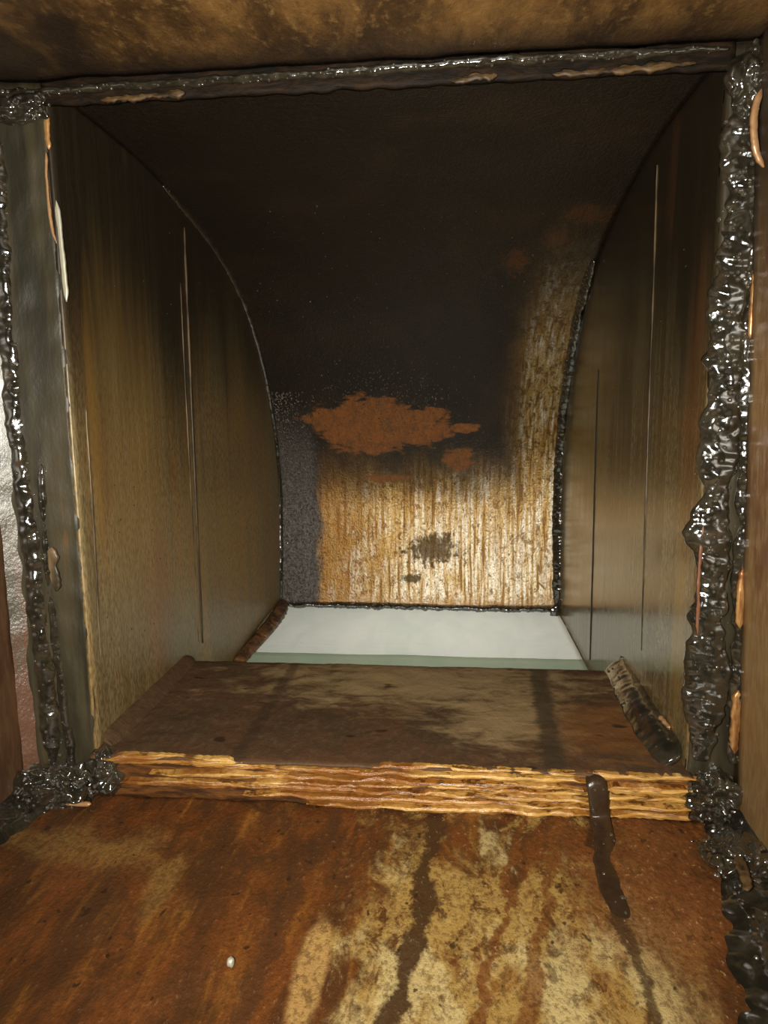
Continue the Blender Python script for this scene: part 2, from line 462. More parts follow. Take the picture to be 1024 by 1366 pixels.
M['sheet'] = mat_sheet('white_polythene', (0.8, 0.8, 0.77), (0.85, 0.86, 0.82))
M['hem'] = mat_sheet('green_grey_polythene_hem', (0.5, 0.54, 0.46), (0.57, 0.62, 0.52))


# ------------------------------------------------------------------ geometry helpers
def tag(o, label, cat, group=None, kind=None):
    o['label'] = label
    o['category'] = cat
    if group:
        o['group'] = group
    if kind:
        o['kind'] = kind
    return o


def obj(name, verts, faces, mat, parent=None, smooth=True, solid=None):
    me = bpy.data.meshes.new(name)
    me.from_pydata([tuple(v) for v in verts], [], faces)
    me.materials.append(M[mat])
    if smooth:
        me.polygons.foreach_set('use_smooth', [True] * len(me.polygons))
    me.update()
    o = bpy.data.objects.new(name, me)
    COL.objects.link(o)
    if parent is not None:
        o.parent = parent
    if solid is not None:
        md = o.modifiers.new('thickness', 'SOLIDIFY')
        md.thickness = abs(solid)
        md.offset = -1.0 if solid > 0 else 1.0
    return o


def nz(p, s, seed=0.0):
    return mn.noise(Vector((p[0] * s + seed, p[1] * s - seed * 1.7, p[2] * s + seed * 0.6)))


def grid(nu, nv, fn, flip=False):
    vs_, fs = [], []
    for i in range(nu + 1):
        for j in range(nv + 1):
            vs_.append(Vector(fn(i / nu, j / nv)))
    for i in range(nu):
        for j in range(nv):
            a = i * (nv + 1) + j
            q = (a, a + nv + 1, a + nv + 2, a + 1)
            fs.append(q[::-1] if flip else q)
    return vs_, fs


def lerp(a, b, t):
    return a + (b - a) * t


def polyline(pts, n):
    """n+1 points evenly spread along a Catmull-Rom curve through pts"""
    P = [Vector(p) for p in pts]
    P = [P[0] * 2 - P[1]] + P + [P[-1] * 2 - P[-2]]
    dense = []
    for i in range(1, len(P) - 2):
        for k in range(40):
            t = k / 40
            a, b, c_, d = P[i - 1], P[i], P[i + 1], P[i + 2]
            dense.append(0.5 * ((2 * b) + (c_ - a) * t + (2 * a - 5 * b + 4 * c_ - d) * t * t + (3 * b - a - 3 * c_ + d) * t ** 3))
    dense.append(P[-2])
    L = [0.0]
    for i in range(1, len(dense)):
        L.append(L[-1] + (dense[i] - dense[i - 1]).length)
    out, j = [], 0
    for k in range(n + 1):
        s = L[-1] * k / n
        while j < len(L) - 2 and L[j + 1] < s:
            j += 1
        t = (s - L[j]) / max(L[j + 1] - L[j], 1e-9)
        out.append(dense[j].lerp(dense[j + 1], min(max(t, 0), 1)))
    return out


def knob(q, ls, seed):
    """rounded bumps with creases between, about -0.4 .. 0.8"""
    v = nz(q, ls, seed)
    return 0.5 * v + math.sqrt(v * v + 0.02) * 1.4 - 0.4


def frame(path, i, up):
    n = len(path) - 1
    t = (path[min(i + 1, n)] - path[max(i - 1, 0)]).normalized()
    sd = t.cross(up).normalized()
    return sd, sd.cross(t).normalized()


def bead(pts, rad, up, n=300, seg=20, lump=0.35, ls=70.0, fine=0.12, fs_=260.0, squash=0.6, seed=0.0, taper=True, jit=1.0):
    """a lumpy bead of sealant along a path; up = direction in which it bulges"""
    path = polyline(pts, n)
    up = Vector(up).normalized()
    vs_, fs = [], []
    for i, p in enumerate(path):
        sd, u2 = frame(path, i, up)
        p = p + sd * rad * lump * jit * (0.9 * nz(p, 30, seed + 20) + 0.5 * nz(p, 80, seed + 24))
        e = min(1.0, (min(i, n - i) / n) * 14 + 0.12) ** 0.5 if taper else 1.0
        wd = rad * e * (1 + jit * (0.7 * lump * nz(p, 28, seed + 8) + 0.5 * lump * nz(p, 90, seed + 4)))
        for k in range(seg):
            th = 2 * math.pi * k / seg
            d = sd * math.cos(th) + u2 * math.sin(th) * squash
            nrm = (sd * math.cos(th) * squash + u2 * math.sin(th)).normalized()
            q = p + d * wd
            amp = rad * e * squash * (lump * knob(q, ls, seed) + fine * 1.6 * nz(q, fs_, seed + 3))
            vs_.append(q + nrm * amp)
    for i in range(n):
        for k in range(seg):
            k2 = (k + 1) % seg
            fs.append((i * seg + k, i * seg + k2, (i + 1) * seg + k2, (i + 1) * seg + k))
    fs.append(tuple(range(seg))[::-1])
    fs.append(tuple(n * seg + k for k in range(seg)))
    return vs_, fs


def bead_spots(pts, rad, up, count, r0, r1, squash=0.6, spread=1.3):
    path = polyline(pts, 200)
    up = Vector(up).normalized()
    out = []
    for _ in range(count):
        i = random.randint(2, 198)
        sd, u2 = frame(path, i, up)
        th = math.pi / 2 + random.gauss(0, 0.5) * spread
        p = path[i] + sd * math.cos(th) * rad + u2 * math.sin(th) * rad * squash
        out.append((p, sd * math.cos(th) * squash + u2 * math.sin(th), random.uniform(r0, r1)))
    return out


def sphere(c, r, nu=40, nv=26, lump=0.3, ls=60.0, fine=0.1, fs_=220.0, seed=0.0):
    """a lump with rounded knobs; lump and fine are knob heights as a share of the smallest radius"""
    vs_, fs, idx = [], [], {}
    c = Vector(c)
    a = min(r)
    n = nu // 4

    def vert(d):
        key = (round(d[0] * n), round(d[1] * n), round(d[2] * n))
        if key not in idx:
            d = Vector([math.tan(t * math.pi / 4) for t in d]).normalized()
            wob = 1 + 0.35 * nz(d, 1.3, seed) + 0.2 * nz(d, 3.1, seed + 2)
            q = c + Vector((d.x * r[0], d.y * r[1], d.z * r[2])) * wob
            nrm = Vector((d.x / r[0], d.y / r[1], d.z / r[2])).normalized()
            idx[key] = len(vs_)
            vs_.append(q + nrm * a * (lump * knob(q, ls, seed) + fine * 1.6 * nz(q, fs_, seed + 5)))
        return idx[key]
    for ax in range(3):
        for sg in (-1, 1):
            for i in range(-n, n, 2):
                for j in range(-n, n, 2):
                    q4 = []
                    for (p, q) in ((i, j), (i + 2, j), (i + 2, j + 2), (i, j + 2)):
                        d = [0, 0, 0]
                        d[ax] = sg
                        d[(ax + 1) % 3] = p / n
                        d[(ax + 2) % 3] = q / n
                        q4.append(vert(d))
                    fs.append(tuple(q4) if sg > 0 else tuple(q4[::-1]))
    return vs_, fs


def lump_spots(c, r, count, r0, r1):
    out = []
    for _ in range(count):
        d = Vector((random.gauss(0, 1), -abs(random.gauss(0, 1)), random.gauss(0, 1))).normalized()
        out.append((Vector(c) + Vector((d.x * r[0], d.y * r[1], d.z * r[2])) * 1.04, Vector((d.x / r[0], d.y / r[1], d.z / r[2])), random.uniform(r0, r1)))
    return out


def strip(pts, width, thick, wdir, ndir, n=60, rag=0.25, seed=0.0):
    """a thin ragged strip along a path, with real thickness"""
    path = polyline(pts, n)
    W = Vector(wdir).normalized()
    N = Vector(ndir).normalized()
    vs_, fs = [], []
    for i, p in enumerate(path):
        e = min(1.0, (min(i, n - i) / n) * 10 + 0.15)
        a = width * 0.5 * e * (1 + rag * 1.6 * nz(p, 90, seed) + rag * nz(p, 300, seed + 2))
        b = width * 0.5 * e * (1 + rag * 1.6 * nz(p, 90, seed + 5) + rag * nz(p, 300, seed + 9))
        h = thick * (1 + rag * nz(p, 120, seed + 11))
        vs_ += [p + W * a, p + W * a * 0.6 + N * h, p - W * b * 0.6 + N * h, p - W * b]
    for i in range(n):
        o_ = i * 4
        for k in range(4):
            k2 = (k + 1) % 4
            fs.append((o_ + k, o_ + k2, o_ + 4 + k2, o_ + 4 + k))
    fs.append((3, 2, 1, 0))
    fs.append((n * 4, n * 4 + 1, n * 4 + 2, n * 4 + 3))
    return vs_, fs


def boxm(a, b):
    x0, y0, z0 = a
    x1, y1, z1 = b
    v = [(x0, y0, z0), (x1, y0, z0), (x1, y1, z0), (x0, y1, z0), (x0, y0, z1), (x1, y0, z1), (x1, y1, z1), (x0, y1, z1)]
    f = [(3, 2, 1, 0), (4, 5, 6, 7), (0, 1, 5, 4), (1, 2, 6, 5), (2, 3, 7, 6), (3, 0, 4, 7)]
    return v, f


def droplets(spots):
    """many tiny domed droplets joined in one mesh; spots = (point, normal, radius)"""
    vs_, fs = [], []
    for p, nrm, r in spots:
        p = Vector(p)
        nrm = Vector(nrm).normalized()
        t = nrm.orthogonal().normalized()
        b = nrm.cross(t)
        base = len(vs_)
        for k in range(6):
            th = k * math.pi / 3
            vs_.append(p + (t * math.cos(th) + b * math.sin(th)) * r)
        for k in range(6):
            th = k * math.pi / 3
            vs_.append(p + (t * math.cos(th) + b * math.sin(th)) * r * 0.66 + nrm * r * 0.6)
        vs_.append(p + nrm * r * 0.85)
        for k in range(6):
            k2 = (k + 1) % 6
            fs.append((base + k, base + k2, base + 6 + k2, base + 6 + k))
            fs.append((base + 6 + k, base + 6 + k2, base + 12))
    return vs_, fs


# ------------------------------------------------------------------ dimensions
XL, XR = -0.283, 0.177          # elbow cheeks
ZT = 0.224                       # ceiling
ZF = -0.308                      # near floor
ZL = -0.272                      # ledge top
ZS = -0.335                      # sheet
YJ = 0.5                         # joint
XNL = -0.338                     # near side walls


def xnr(z):
    return 0.2 - 0.036 * z


# back plate profile (y, z), from the joint at the ceiling to the bottom edge
PROF = [(0, 0.505, ZT), (0, 0.60, 0.2245), (0, 0.66, 0.222), (0, 0.72, 0.2145), (0, 0.79, 0.203), (0, 0.87, 0.183), (0, 0.945, 0.153),
        (0, 1.0, 0.118), (0, 1.045, 0.074), (0, 1.083, 0.024), (0, 1.112, -0.035), (0, 1.13, -0.095), (0, 1.1365, -0.15), (0, 1.132, -0.21),
        (0, 1.125, -0.265), (0, 1.115, -0.329)]
NP = 150
PP = polyline(PROF, NP)


def plate(u, v):
    """point on the back plate: u across (0 left .. 1 right), v down the profile"""
    f = v * NP
    i = min(int(f), NP - 1)
    p = PP[i].lerp(PP[i + 1], f - i)
    x = lerp(XL - 0.001, XR + 0.001, u)
    d = 0.004 * mn.noise(Vector((x * 9, p.y * 7, p.z * 7))) * math.sin(math.pi * u)
    return Vector((x, p.y - d, p.z - d * 0.5))


def plate_n(u, v):
    a = plate(min(u + 0.01, 1), v) - plate(max(u - 0.01, 0), v)
    b = plate(u, min(v + 0.01, 1)) - plate(u, max(v - 0.01, 0))
    n = a.cross(b).normalized()
    return -n if n.y > 0 or (abs(n.y) < 0.05 and n.z > 0) else n


# ------------------------------------------------------------------ setting
floor = obj('floor', *grid(90, 120, lambda u, v: (lerp(-0.35, 0.225, u), lerp(-0.4, 0.502, v),
            ZF + 0.0025 * nz((lerp(-0.35, 0.225, u), lerp(-0.4, 0.502, v), 0), 26) + 0.0012 * nz((lerp(-0.35, 0.225, u), lerp(-0.4, 0.502, v), 0), 90, 4))), 'floor', solid=0.003)
tag(floor, 'rust red and cream stained duct floor in front of the raised ledge', 'floor', kind='structure')

ceiling = obj('ceiling', *grid(80, 90, lambda u, v: (lerp(-0.35, 0.225, u), lerp(-0.4, 0.502, v),
              0.226 + 0.0016 * nz((lerp(-0.35, 0.225, u), lerp(-0.4, 0.502, v), 0), 30)), True), 'ceil', solid=0.003)
tag(ceiling, 'mottled brown greasy duct ceiling at the top of the view', 'ceiling', kind='structure')

wnl = obj('wall_near_left', *grid(60, 60, lambda u, v: (XNL + 0.001 * nz((0, lerp(-0.4, 0.502, u), lerp(-0.31, 0.228, v)), 30), lerp(-0.4, 0.502, u), lerp(-0.31, 0.228, v))), 'near_l', solid=0.003)
tag(wnl, 'rusty side wall before the joint, seen as a sliver behind the long shiny bead', 'wall', kind='structure')
wnr = obj('wall_near_right', *grid(60, 60, lambda u, v: (xnr(lerp(-0.31, 0.228, v)) + 0.001 * nz((1, lerp(-0.4, 0.502, u), lerp(-0.31, 0.228, v)), 30), lerp(-0.4, 0.502, u), lerp(-0.31, 0.228, v)), True), 'near', solid=0.003)
tag(wnr, 'ochre stained side wall before the joint, beside the strips of bare metal', 'wall', kind='structure')


def cheek(x, seed):
    def fn(u, v):
        y = lerp(0.5045, 1.16, u)
        z = lerp(-0.345, 0.23, v)
        d = 0.0006 * nz((seed, y, z), 6, seed) + 0.0003 * nz((seed, y, z), 22, seed)
        return (x + d, y, z)
    return fn


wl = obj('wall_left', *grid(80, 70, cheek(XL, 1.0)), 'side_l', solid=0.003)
tag(wl, 'olive brown flat cheek of the elbow with two thin vertical seams and ragged lower flange', 'wall', kind='structure')
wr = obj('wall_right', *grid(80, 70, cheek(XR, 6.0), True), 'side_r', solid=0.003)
tag(wr, 'dark greasy cheek of the elbow that mirrors the white sheet', 'wall', kind='structure')

wb = obj('wall_back', *grid(70, 150, lambda u, v: plate(u, v)), 'back', solid=-0.003)
tag(wb, 'curved outer plate of the elbow, sooted black above and streaked gold below', 'wall', kind='structure')

# elbow floor: flat ledge then the inner throat curving down
LP = polyline([(0, 0.497, ZL - 0.004), (0, 0.502, ZL), (0, 0.6, ZL), (0, 0.69, ZL), (0, 0.712, ZL - 0.004), (0, 0.74, ZL - 0.018), (0, 0.77, -0.32), (0, 0.785, -0.36)], 90)


def ledge(u, v):
    f = v * 90
    i = min(int(f), 89)
    p = LP[i].lerp(LP[i + 1], f - i)
    x = lerp(XL - 0.002, XR + 0.002, u)
    return (x, p.y, p.z + 0.0012 * nz((x, p.y, 0), 40) + 0.0006 * nz((x, p.y, 0), 120))


fe = obj('floor_elbow', *grid(110, 90, ledge), 'ledge', solid=0.003)
tag(fe, 'dark brown grimy ledge with a tan patch, between the layered edge and the white sheet', 'floor', kind='structure')

# joint flanges
t1 = obj('trim_1', *grid(14, 120, lambda u, v: (lerp(-0.342, -0.2832, u), lerp(0.491, 0.505, u ** 0.7) + 0.0012 * nz((u, 0, v * 6), 5), lerp(-0.31, 0.226, v))), 'flange', solid=0.006)
tag(t1, 'olive greasy upright flange between the long shiny bead and the elbow cheek', 'flange', kind='structure')
t2 = obj('trim_2', *grid(10, 120, lambda u, v: (lerp(0.1772, 0.222, u), 0.503 + 0.001 * nz((u, 3, v * 6), 5), lerp(-0.31, 0.226, v))), 'flange_d', solid=0.006)
tag(t2, 'dark upright flange under the lumpy black bead beside the ochre wall', 'flange', kind='structure')
t3 = obj('trim_3', *grid(120, 6, lambda u, v: (lerp(-0.285, 0.18, u), 0.501 + 0.001 * nz((u * 8, 0, v), 6), lerp(0.2105 + 0.0022 * nz((u * 9, 1, 0), 3), 0.228, v))), 'lip', solid=0.005)
tag(t3, 'narrow brown flange lip hanging along the ceiling joint', 'flange', kind='structure')
t4 = obj('trim_4', *grid(100, 8, lambda u, v: (lerp(-0.285, 0.18, u), 0.4985, lerp(-0.31, ZL - 0.003, v))), 'step', solid=0.004)
tag(t4, 'step face of the ledge with layers of peeling amber varnish', 'flange', kind='structure')


# peeling layers on the step face: thin slabs with ragged borders
def layer(x0, x1, z0, z1, y, th, seed, rag=0.0012):
    n = 170
    vs_, fs = [], []
    for i in range(n + 1):
        t = i / n
        x = lerp(x0, x1, t)
        e = min(1.0, min(t, 1 - t) * 9 + 0.05)
        zc = (z0 + z1) / 2 + 0.001 * nz((x, seed, 0), 14, seed)
        top = zc + (z1 - z0) * 0.5 * e + rag * (nz((x, 0, 0), 60, seed) + 0.7 * nz((x, 0, 0), 240, seed + 2))
        bot = zc - (z1 - z0) * 0.5 * e + rag * (nz((x, 0, 0), 60, seed + 7) + 0.7 * nz((x, 0, 0), 240, seed + 9))
        yy = y - th * (0.8 + 0.5 * nz((x, 0, 0), 45, seed + 4))
        curl = 0.0015 * nz((x, 0, 0), 35, seed + 12)
        vs_ += [Vector((x, y, bot)), Vector((x, yy, bot + 0.0004)), Vector((x, yy - 0.0008 + curl * 0.4, (top + bot) / 2)), Vector((x, yy + curl, top - 0.0003)), Vector((x, y, top))]
    for i in range(n):
        o_ = i * 5
        for k in range(5):
            k2 = (k + 1) % 5
            fs.append((o_ + k, o_ + k2, o_ + 5 + k2, o_ + 5 + k))
    fs.append((4, 3, 2, 1, 0))
    fs.append(tuple(n * 5 + k for k in range(5)))
    return vs_, fs


for (x0, x1, z0, z1, th, sd) in [
        (-0.272, -0.16, -0.2785, -0.2705, 0.006, 1.0), (-0.2, -0.04, -0.2805, -0.2765, 0.0045, 2.0), (-0.06, 0.07, -0.2755, -0.2715, 0.005, 3.0),
        (0.05, 0.182, -0.2765, -0.2718, 0.006, 3.5), (-0.1, 0.105, -0.2808, -0.2768, 0.0065, 2.5),
        (-0.235, 0.1, -0.2862, -0.2822, 0.007, 4.0), (-0.15, 0.112, -0.2905, -0.2875, 0.0062, 4.6), (-0.268, -0.06, -0.2958, -0.2912, 0.006, 5.0), (-0.09, 0.113, -0.2958, -0.2918, 0.0078, 6.0),
        (-0.16, 0.113, -0.3015, -0.2972, 0.0078, 7.0), (-0.11, 0.112, -0.3068, -0.3028, 0.0088, 7.7), (0.12, 0.182, -0.3065, -0.3015, 0.007, 8.0), (0.116, 0.18, -0.2995, -0.2945, 0.008, 8.4),
        (0.114, 0.181, -0.2925, -0.2882, 0.0075, 9.0), (0.116, 0.178, -0.2862, -0.2798, 0.0085, 9.6)]:
    obj('varnish_layer', *layer(x0, x1, z0, z1, 0.499, th, sd), 'layer', t4, smooth=False)


# seams on the cheeks
def seam(parent, x, sgn, pts, wd, th, mat, seed, rag=0.2, name='seam'):
    obj(name, *strip([(x, y, z) for y, z in pts], wd, th, (0, 1, 0), (sgn, 0, 0), 90, rag, seed), mat, parent)


seam(wl, XL - 0.0004, 1, [(0.757, 0.19), (0.754, 0.06), (0.751, -0.08), (0.748, -0.268)], 0.0036, 0.0018, 'seam', 1.0, 0.15)
seam(wl, XL - 0.0004, 1, [(0.739, 0.13), (0.738, 0.0), (0.737, -0.15), (0.736, -0.262)], 0.0026, 0.001, 'seam', 2.0, 0.2)
seam(wl, XL - 0.0004, 1, [(0.526, 0.0), (0.525, -0.085), (0.52, -0.2)], 0.0024, 0.0011, 'seam', 3.0, 0.25)
seam(wr, XR + 0.0004, -1, [(0.657, 0.202), (0.652, 0.09), (0.648, -0.042), (0.636, -0.226)], 0.003, 0.0013, 'seam', 4.0, 0.2)
seam(wr, XR + 0.0004, -1, [(0.872, 0.04), (0.87, -0.1), (0.866, -0.2), (0.862, -0.32)], 0.0042, 0.0012, 'dark', 5.0, 0.15)
# bare strips at the flange corner
obj('bare_strip', *strip([(XL + 0.0012, 0.505, 0.148), (XL + 0.0016, 0.506, 0.12), (XL + 0.002, 0.507, 0.078)], 0.0042, 0.001, (1, 0.1, 0), (0, -1, 0), 40, 0.15, 2.0), 'pale', t1)
obj('bare_strip', *strip([(XL - 0.0004, 0.504, 0.205), (XL - 0.001, 0.504, 0.192), (XL - 0.0005, 0.504, 0.182)], 0.0045, 0.0016, (1, 0, 0), (0, -1, 0), 30, 0.3, 4.0), 'amber', t1)
obj('bare_strip', *strip([(XL - 0.002, 0.503, 0.18), (XL - 0.0035, 0.503, 0.16), (XL - 0.0025, 0.503, 0.13), (XL + 0.0005, 0.503, 0.118)], 0.0022, 0.0016, (1, 0, 0), (0, -1, 0), 40, 0.3, 6.0), 'copper', t1)
for z0, z1, xo, wd in [(0.086, 0.04, 0.199, 0.0055), (-0.115, -0.158, 0.2035, 0.006), (-0.205, -0.253, 0.206, 0.007)]:
    obj('bare_strip', *strip([(xo, 0.497, z0), (xo, 0.4965, (z0 + z1) / 2), (xo + 0.0005, 0.497, z1)], wd, 0.002, (1, 0, 0), (0, -1, 0), 40, 0.2, z0 * 40), 'amber', t2)
obj('bare_strip', *strip([(0.1765, 0.5, -0.085), (0.1755, 0.4995, -0.12), (0.177, 0.5, -0.165)], 0.003, 0.0015, (1, 0, 0), (0, -1, 0), 60, 0.4, 3.3), 'red', t2)
# brown peeled bit on the flange, with the second one by the foot
obj('bare_strip', *strip([(-0.305, 0.501, -0.105), (-0.3045, 0.5005, -0.12), (-0.304, 0.501, -0.14)], 0.0085, 0.0015, (1, 0, 0), (0, -1, 0), 30, 0.4, 8.0), 'seam', t1)
# pale flakes at the ceiling lip
for x0, x1, z in [(0.065, 0.155, 0.2105), (-0.24, -0.18, 0.2098), (0.0, 0.03, 0.2098)]:
    obj('peeling_flake', *strip([(x0, 0.498, z), ((x0 + x1) / 2, 0.4975, z + 0.001), (x1, 0.498, z + 0.002)], 0.005, 0.0014, (0, 0, 1), (0, -1, 0), 60, 0.6, x0 * 30), 'ochre', t3)
# ragged flange strip at the foot of the cheek
obj('ragged_flange', *strip([(XL + 0.006, 1.125, -0.326), (XL + 0.010, 1.06, -0.329), (XL + 0.0105, 0.99, -0.331), (XL + 0.008, 0.92, -0.333), (XL + 0.006, 0.84, -0.334)], 0.022, 0.006, (1, 0, -0.55), (0.5, 0, 1), 160, 0.1, 1.5), 'rot', wl)
# ragged bottom edge of the back plate
obj('ragged_edge', *bead([(XL + 0.002, 1.113, -0.328), (-0.15, 1.113, -0.3295), (0.0, 1.113, -0.3305), (0.1, 1.113, -0.331), (XR - 0.002, 1.113, -0.331)], 0.0042, (0, -1, 0), 300, 10, 0.45, 90, 0.3, 320, 1.0, 2.0), 'seal', wb)


# ------------------------------------------------------------------ white sheet under the elbow
def sheet_fn(x0, x1, y0, y1, zo):
    def fn(u, v):
        x = lerp(x0, x1, u)
        y = lerp(y0, y1, v)
        return (x, y, ZS + zo + 0.0016 * nz((x, y, 0), 9) + 0.0004 * nz((x * 3, y, 0), 40))
    return fn


ws = bpy.data.objects.new('plastic_sheet', None)
COL.objects.link(ws)
ws.location = (0, 0, 0)
tag(ws, 'white translucent plastic sheet lit from below at the foot of the elbow', 'sheet')
obj('sheet', *grid(60, 40, sheet_fn(XL + 0.001, XR - 0.0015, 0.899, 1.125, 0)), 'sheet', ws, solid=0.0006)
obj('hem', *grid(60, 8, sheet_fn(XL + 0.003, XR - 0.002, 0.79, 0.8995, 0.0012)), 'hem', ws, solid=0.0012)


# ------------------------------------------------------------------ sealant and grease
def seal(name, vf, label, cat='sealant', mat='seal', group=None):
    return tag(obj(name, *vf, mat), label, cat, group)


def drops(parent, spots):
    d_ = obj('grease_droplets', *droplets(spots), 'drop', parent)
    d_['kind'] = 'stuff'


def add_bead(label, pts, rad, up, lump, ls, fine, fs_, squash, seed, n=420, seg=22, nd=0, r0=0.0007, r1=0.0016, mat='seal', name='sealant_bead', cat='sealant', jit=1.0):
    o = seal(name, bead(pts, rad, up, n, seg, lump, ls, fine, fs_, squash, seed, True, jit), label, cat, mat)
    if nd:
        drops(o, bead_spots(pts, rad, up, nd, r0, r1, squash))
    return o


def add_lump(label, c, r, lump, ls, fine, fs_, seed, nd=0, r0=0.0007, r1=0.002, mat='seal', nu=240, nv=80):
    o = seal('sealant_lump', sphere(c, r, nu, nv, lump, ls, fine, fs_, seed), label, 'sealant', mat)
    if nd:
        drops(o, lump_spots(c, r, nd, r0, r1))
    return o


# beside the long seam on the left-hand flange
add_bead('long shiny upright bead of sealant with a bright white glint beside the rusty wall',
         [(-0.319, 0.5, 0.2), (-0.323, 0.5, 0.11), (-0.3235, 0.5, 0.0), (-0.321, 0.5, -0.1), (-0.3185, 0.5, -0.2), (-0.317, 0.499, -0.285)],
         0.0075, (0.45, -0.9, 0), 0.2, 70, 0.17, 170, 0.6, 1.0, jit=1.2, nd=110, r0=0.0008, r1=0.002)
add_bead('thin broken upright bead of sealant just inside the long shiny one',
         [(-0.308, 0.502, -0.035), (-0.3095, 0.502, -0.1), (-0.3085, 0.502, -0.18), (-0.305, 0.501, -0.27), (-0.303, 0.5, -0.3)],
         0.0036, (0.45, -0.9, 0), 0.4, 90, 0.1, 240, 0.7, 5.0, 300, 14, 70, 0.0005, 0.0011)
fil = grid(10, 160, lambda u, v: (lambda z: (lerp(-0.3375, -0.32, u), lerp(0.4895, 0.5025, u) + 0.0012 * nz((u * 0.02, 0, z), 60, 2), z))(lerp(-0.3, 0.21, v)))
seal('sealant_fillet', fil, 'satin grey smear of sealant filling the corner behind the long shiny bead', mat='fillet')

add_bead('lumpy black upright bead of sealant beside the ochre wall, glinting in knots',
         [(0.188, 0.502, 0.2), (0.189, 0.502, 0.115), (0.185, 0.502, 0.03), (0.183, 0.502, -0.055), (0.185, 0.502, -0.12), (0.186, 0.502, -0.195), (0.185, 0.501, -0.262)],
         0.0125, (-0.2, -1, 0), 0.5, 90, 0.16, 220, 0.32, 9.0, 520, 30, 260, 0.0007, 0.002)
add_bead('narrower black upright bead hugging the ochre wall, under the strips of bare metal',
         [(0.2005, 0.499, 0.185), (0.2, 0.499, 0.08), (0.2025, 0.499, -0.02), (0.206, 0.499, -0.12), (0.208, 0.499, -0.2), (0.2085, 0.498, -0.262)],
         0.0072, (-0.2, -1, 0), 0.5, 90, 0.14, 230, 0.4, 14.0, 440, 20, 90, 0.0007, 0.0018)
add_bead('thin dark bead of sealant with a row of white glints along the ceiling joint',
         [(-0.337, 0.497, 0.219), (-0.285, 0.499, 0.2185), (-0.15, 0.499, 0.2195), (0.0, 0.498, 0.2205), (0.1, 0.498, 0.2205), (0.175, 0.498, 0.2205)],
         0.0027, (0, -0.8, -0.6), 0.5, 110, 0.15, 330, 0.8, 21.0, 420, 14, 110, 0.0006, 0.0013)
add_lump('smeared shiny lump of sealant in the upper corner above the long shiny bead', (-0.31, 0.5, 0.21), (0.03, 0.009, 0.012), 0.4, 75, 0.1, 220, 2.0, 30)
add_lump('lump of black sealant in the upper corner around the curled copper sliver', (0.196, 0.5, 0.2), (0.018, 0.01, 0.026), 0.4, 80, 0.1, 220, 7.0, 40)
add_lump('large glittering lump of black grease at the foot of the long shiny bead', (-0.318, 0.492, -0.3), (0.04, 0.02, 0.02), 0.3, 75, 0.09, 210, 11.0, 120, 0.0006, 0.0022)
add_lump('small black lump of grease sitting at the end of the amber layers', (-0.273, 0.5, -0.288), (0.013, 0.01, 0.018), 0.35, 90, 0.09, 230, 12.0, 22)
add_lump('black lump of grease between the amber layers and the ochre wall', (0.193, 0.495, -0.287), (0.018, 0.014, 0.02), 0.35, 85, 0.09, 230, 15.0, 40, 0.0006, 0.002)
add_lump('glittering puddle-like lump of grease on the floor below the lumpy black bead', (0.193, 0.447, -0.302), (0.02, 0.026, 0.012), 0.35, 85, 0.1, 230, 17.0, 45, 0.0006, 0.0022)


# floor fillets: wide smears along the near wall corners
def smear(edge, wallx, h, seed, n=260, m=40):
    def fn(u, v):
        y = lerp(edge[0][0], edge[-1][0], u)
        for k in range(len(edge) - 1):
            if edge[k][0] >= y >= edge[k + 1][0]:
                t = (edge[k][0] - y) / (edge[k][0] - edge[k + 1][0])
                xe = lerp(edge[k][1], edge[k + 1][1], t)
        xe += 0.008 * nz((0, y, 0), 30, seed) + 0.003 * nz((0, y, 0), 75, seed)
        x = lerp(xe, wallx, v)
        q = min(v * 3.0, 1) ** 0.8
        z = ZF - 0.003 + h * v ** 2.2 + 0.0065 * q * (1 + 0.4 * knob((x, y, 0), 60, seed) + 0.12 * knob((x, y, 0), 170, seed + 3))
        return (x, y, z)
    return grid(n, m, fn)


ssm = seal('sealant_smear', smear([(0.5, 0.186), (0.45, 0.177), (0.41, 0.163), (0.32, 0.142), (0.2, 0.125)], 0.2125, 0.012, 3.0), 'wide black smear of grease along the floor corner below the ochre wall')
drops(ssm, [((random.uniform(0.168, 0.205), random.uniform(0.34, 0.48), -0.3015), (random.uniform(-0.3, 0.3), -0.2, 1), random.uniform(0.0007, 0.0019)) for _ in range(60)])
seal('sealant_smear', smear([(0.502, -0.295), (0.47, -0.305), (0.44, -0.322), (0.3, -0.333), (0.2, -0.335)], -0.3385, 0.01, 8.0), 'narrow black smear of grease on the floor beside the tan patch')

# ledge corners
add_bead('thick black bead of sealant in the ledge corner under the mirror-like cheek',
         [(0.172, 0.715, -0.269), (0.168, 0.65, -0.268), (0.166, 0.58, -0.268), (0.168, 0.51, -0.269)], 0.0155, (-0.6, 0, 0.8), 0.12, 40, 0.03, 160, 0.4, 25.0, 160, 30, 30, jit=0.3)
add_bead('low dark bead of sealant in the ledge corner under the olive cheek',
         [(-0.279, 0.705, -0.27), (-0.277, 0.62, -0.27), (-0.277, 0.51, -0.27)], 0.011, (0.6, 0, 0.8), 0.1, 50, 0.03, 240, 0.35, 28.0, 260, 18, mat='ledge')


# seams of the curved plate with the cheeks
def seam_path(u, off, n0, n1):
    pts = []
    for k in range(n0, n1 + 1, 10):
        p = plate(u, k / NP)
        pts.append((off, p.y - 0.002, p.z - 0.001))
    return pts


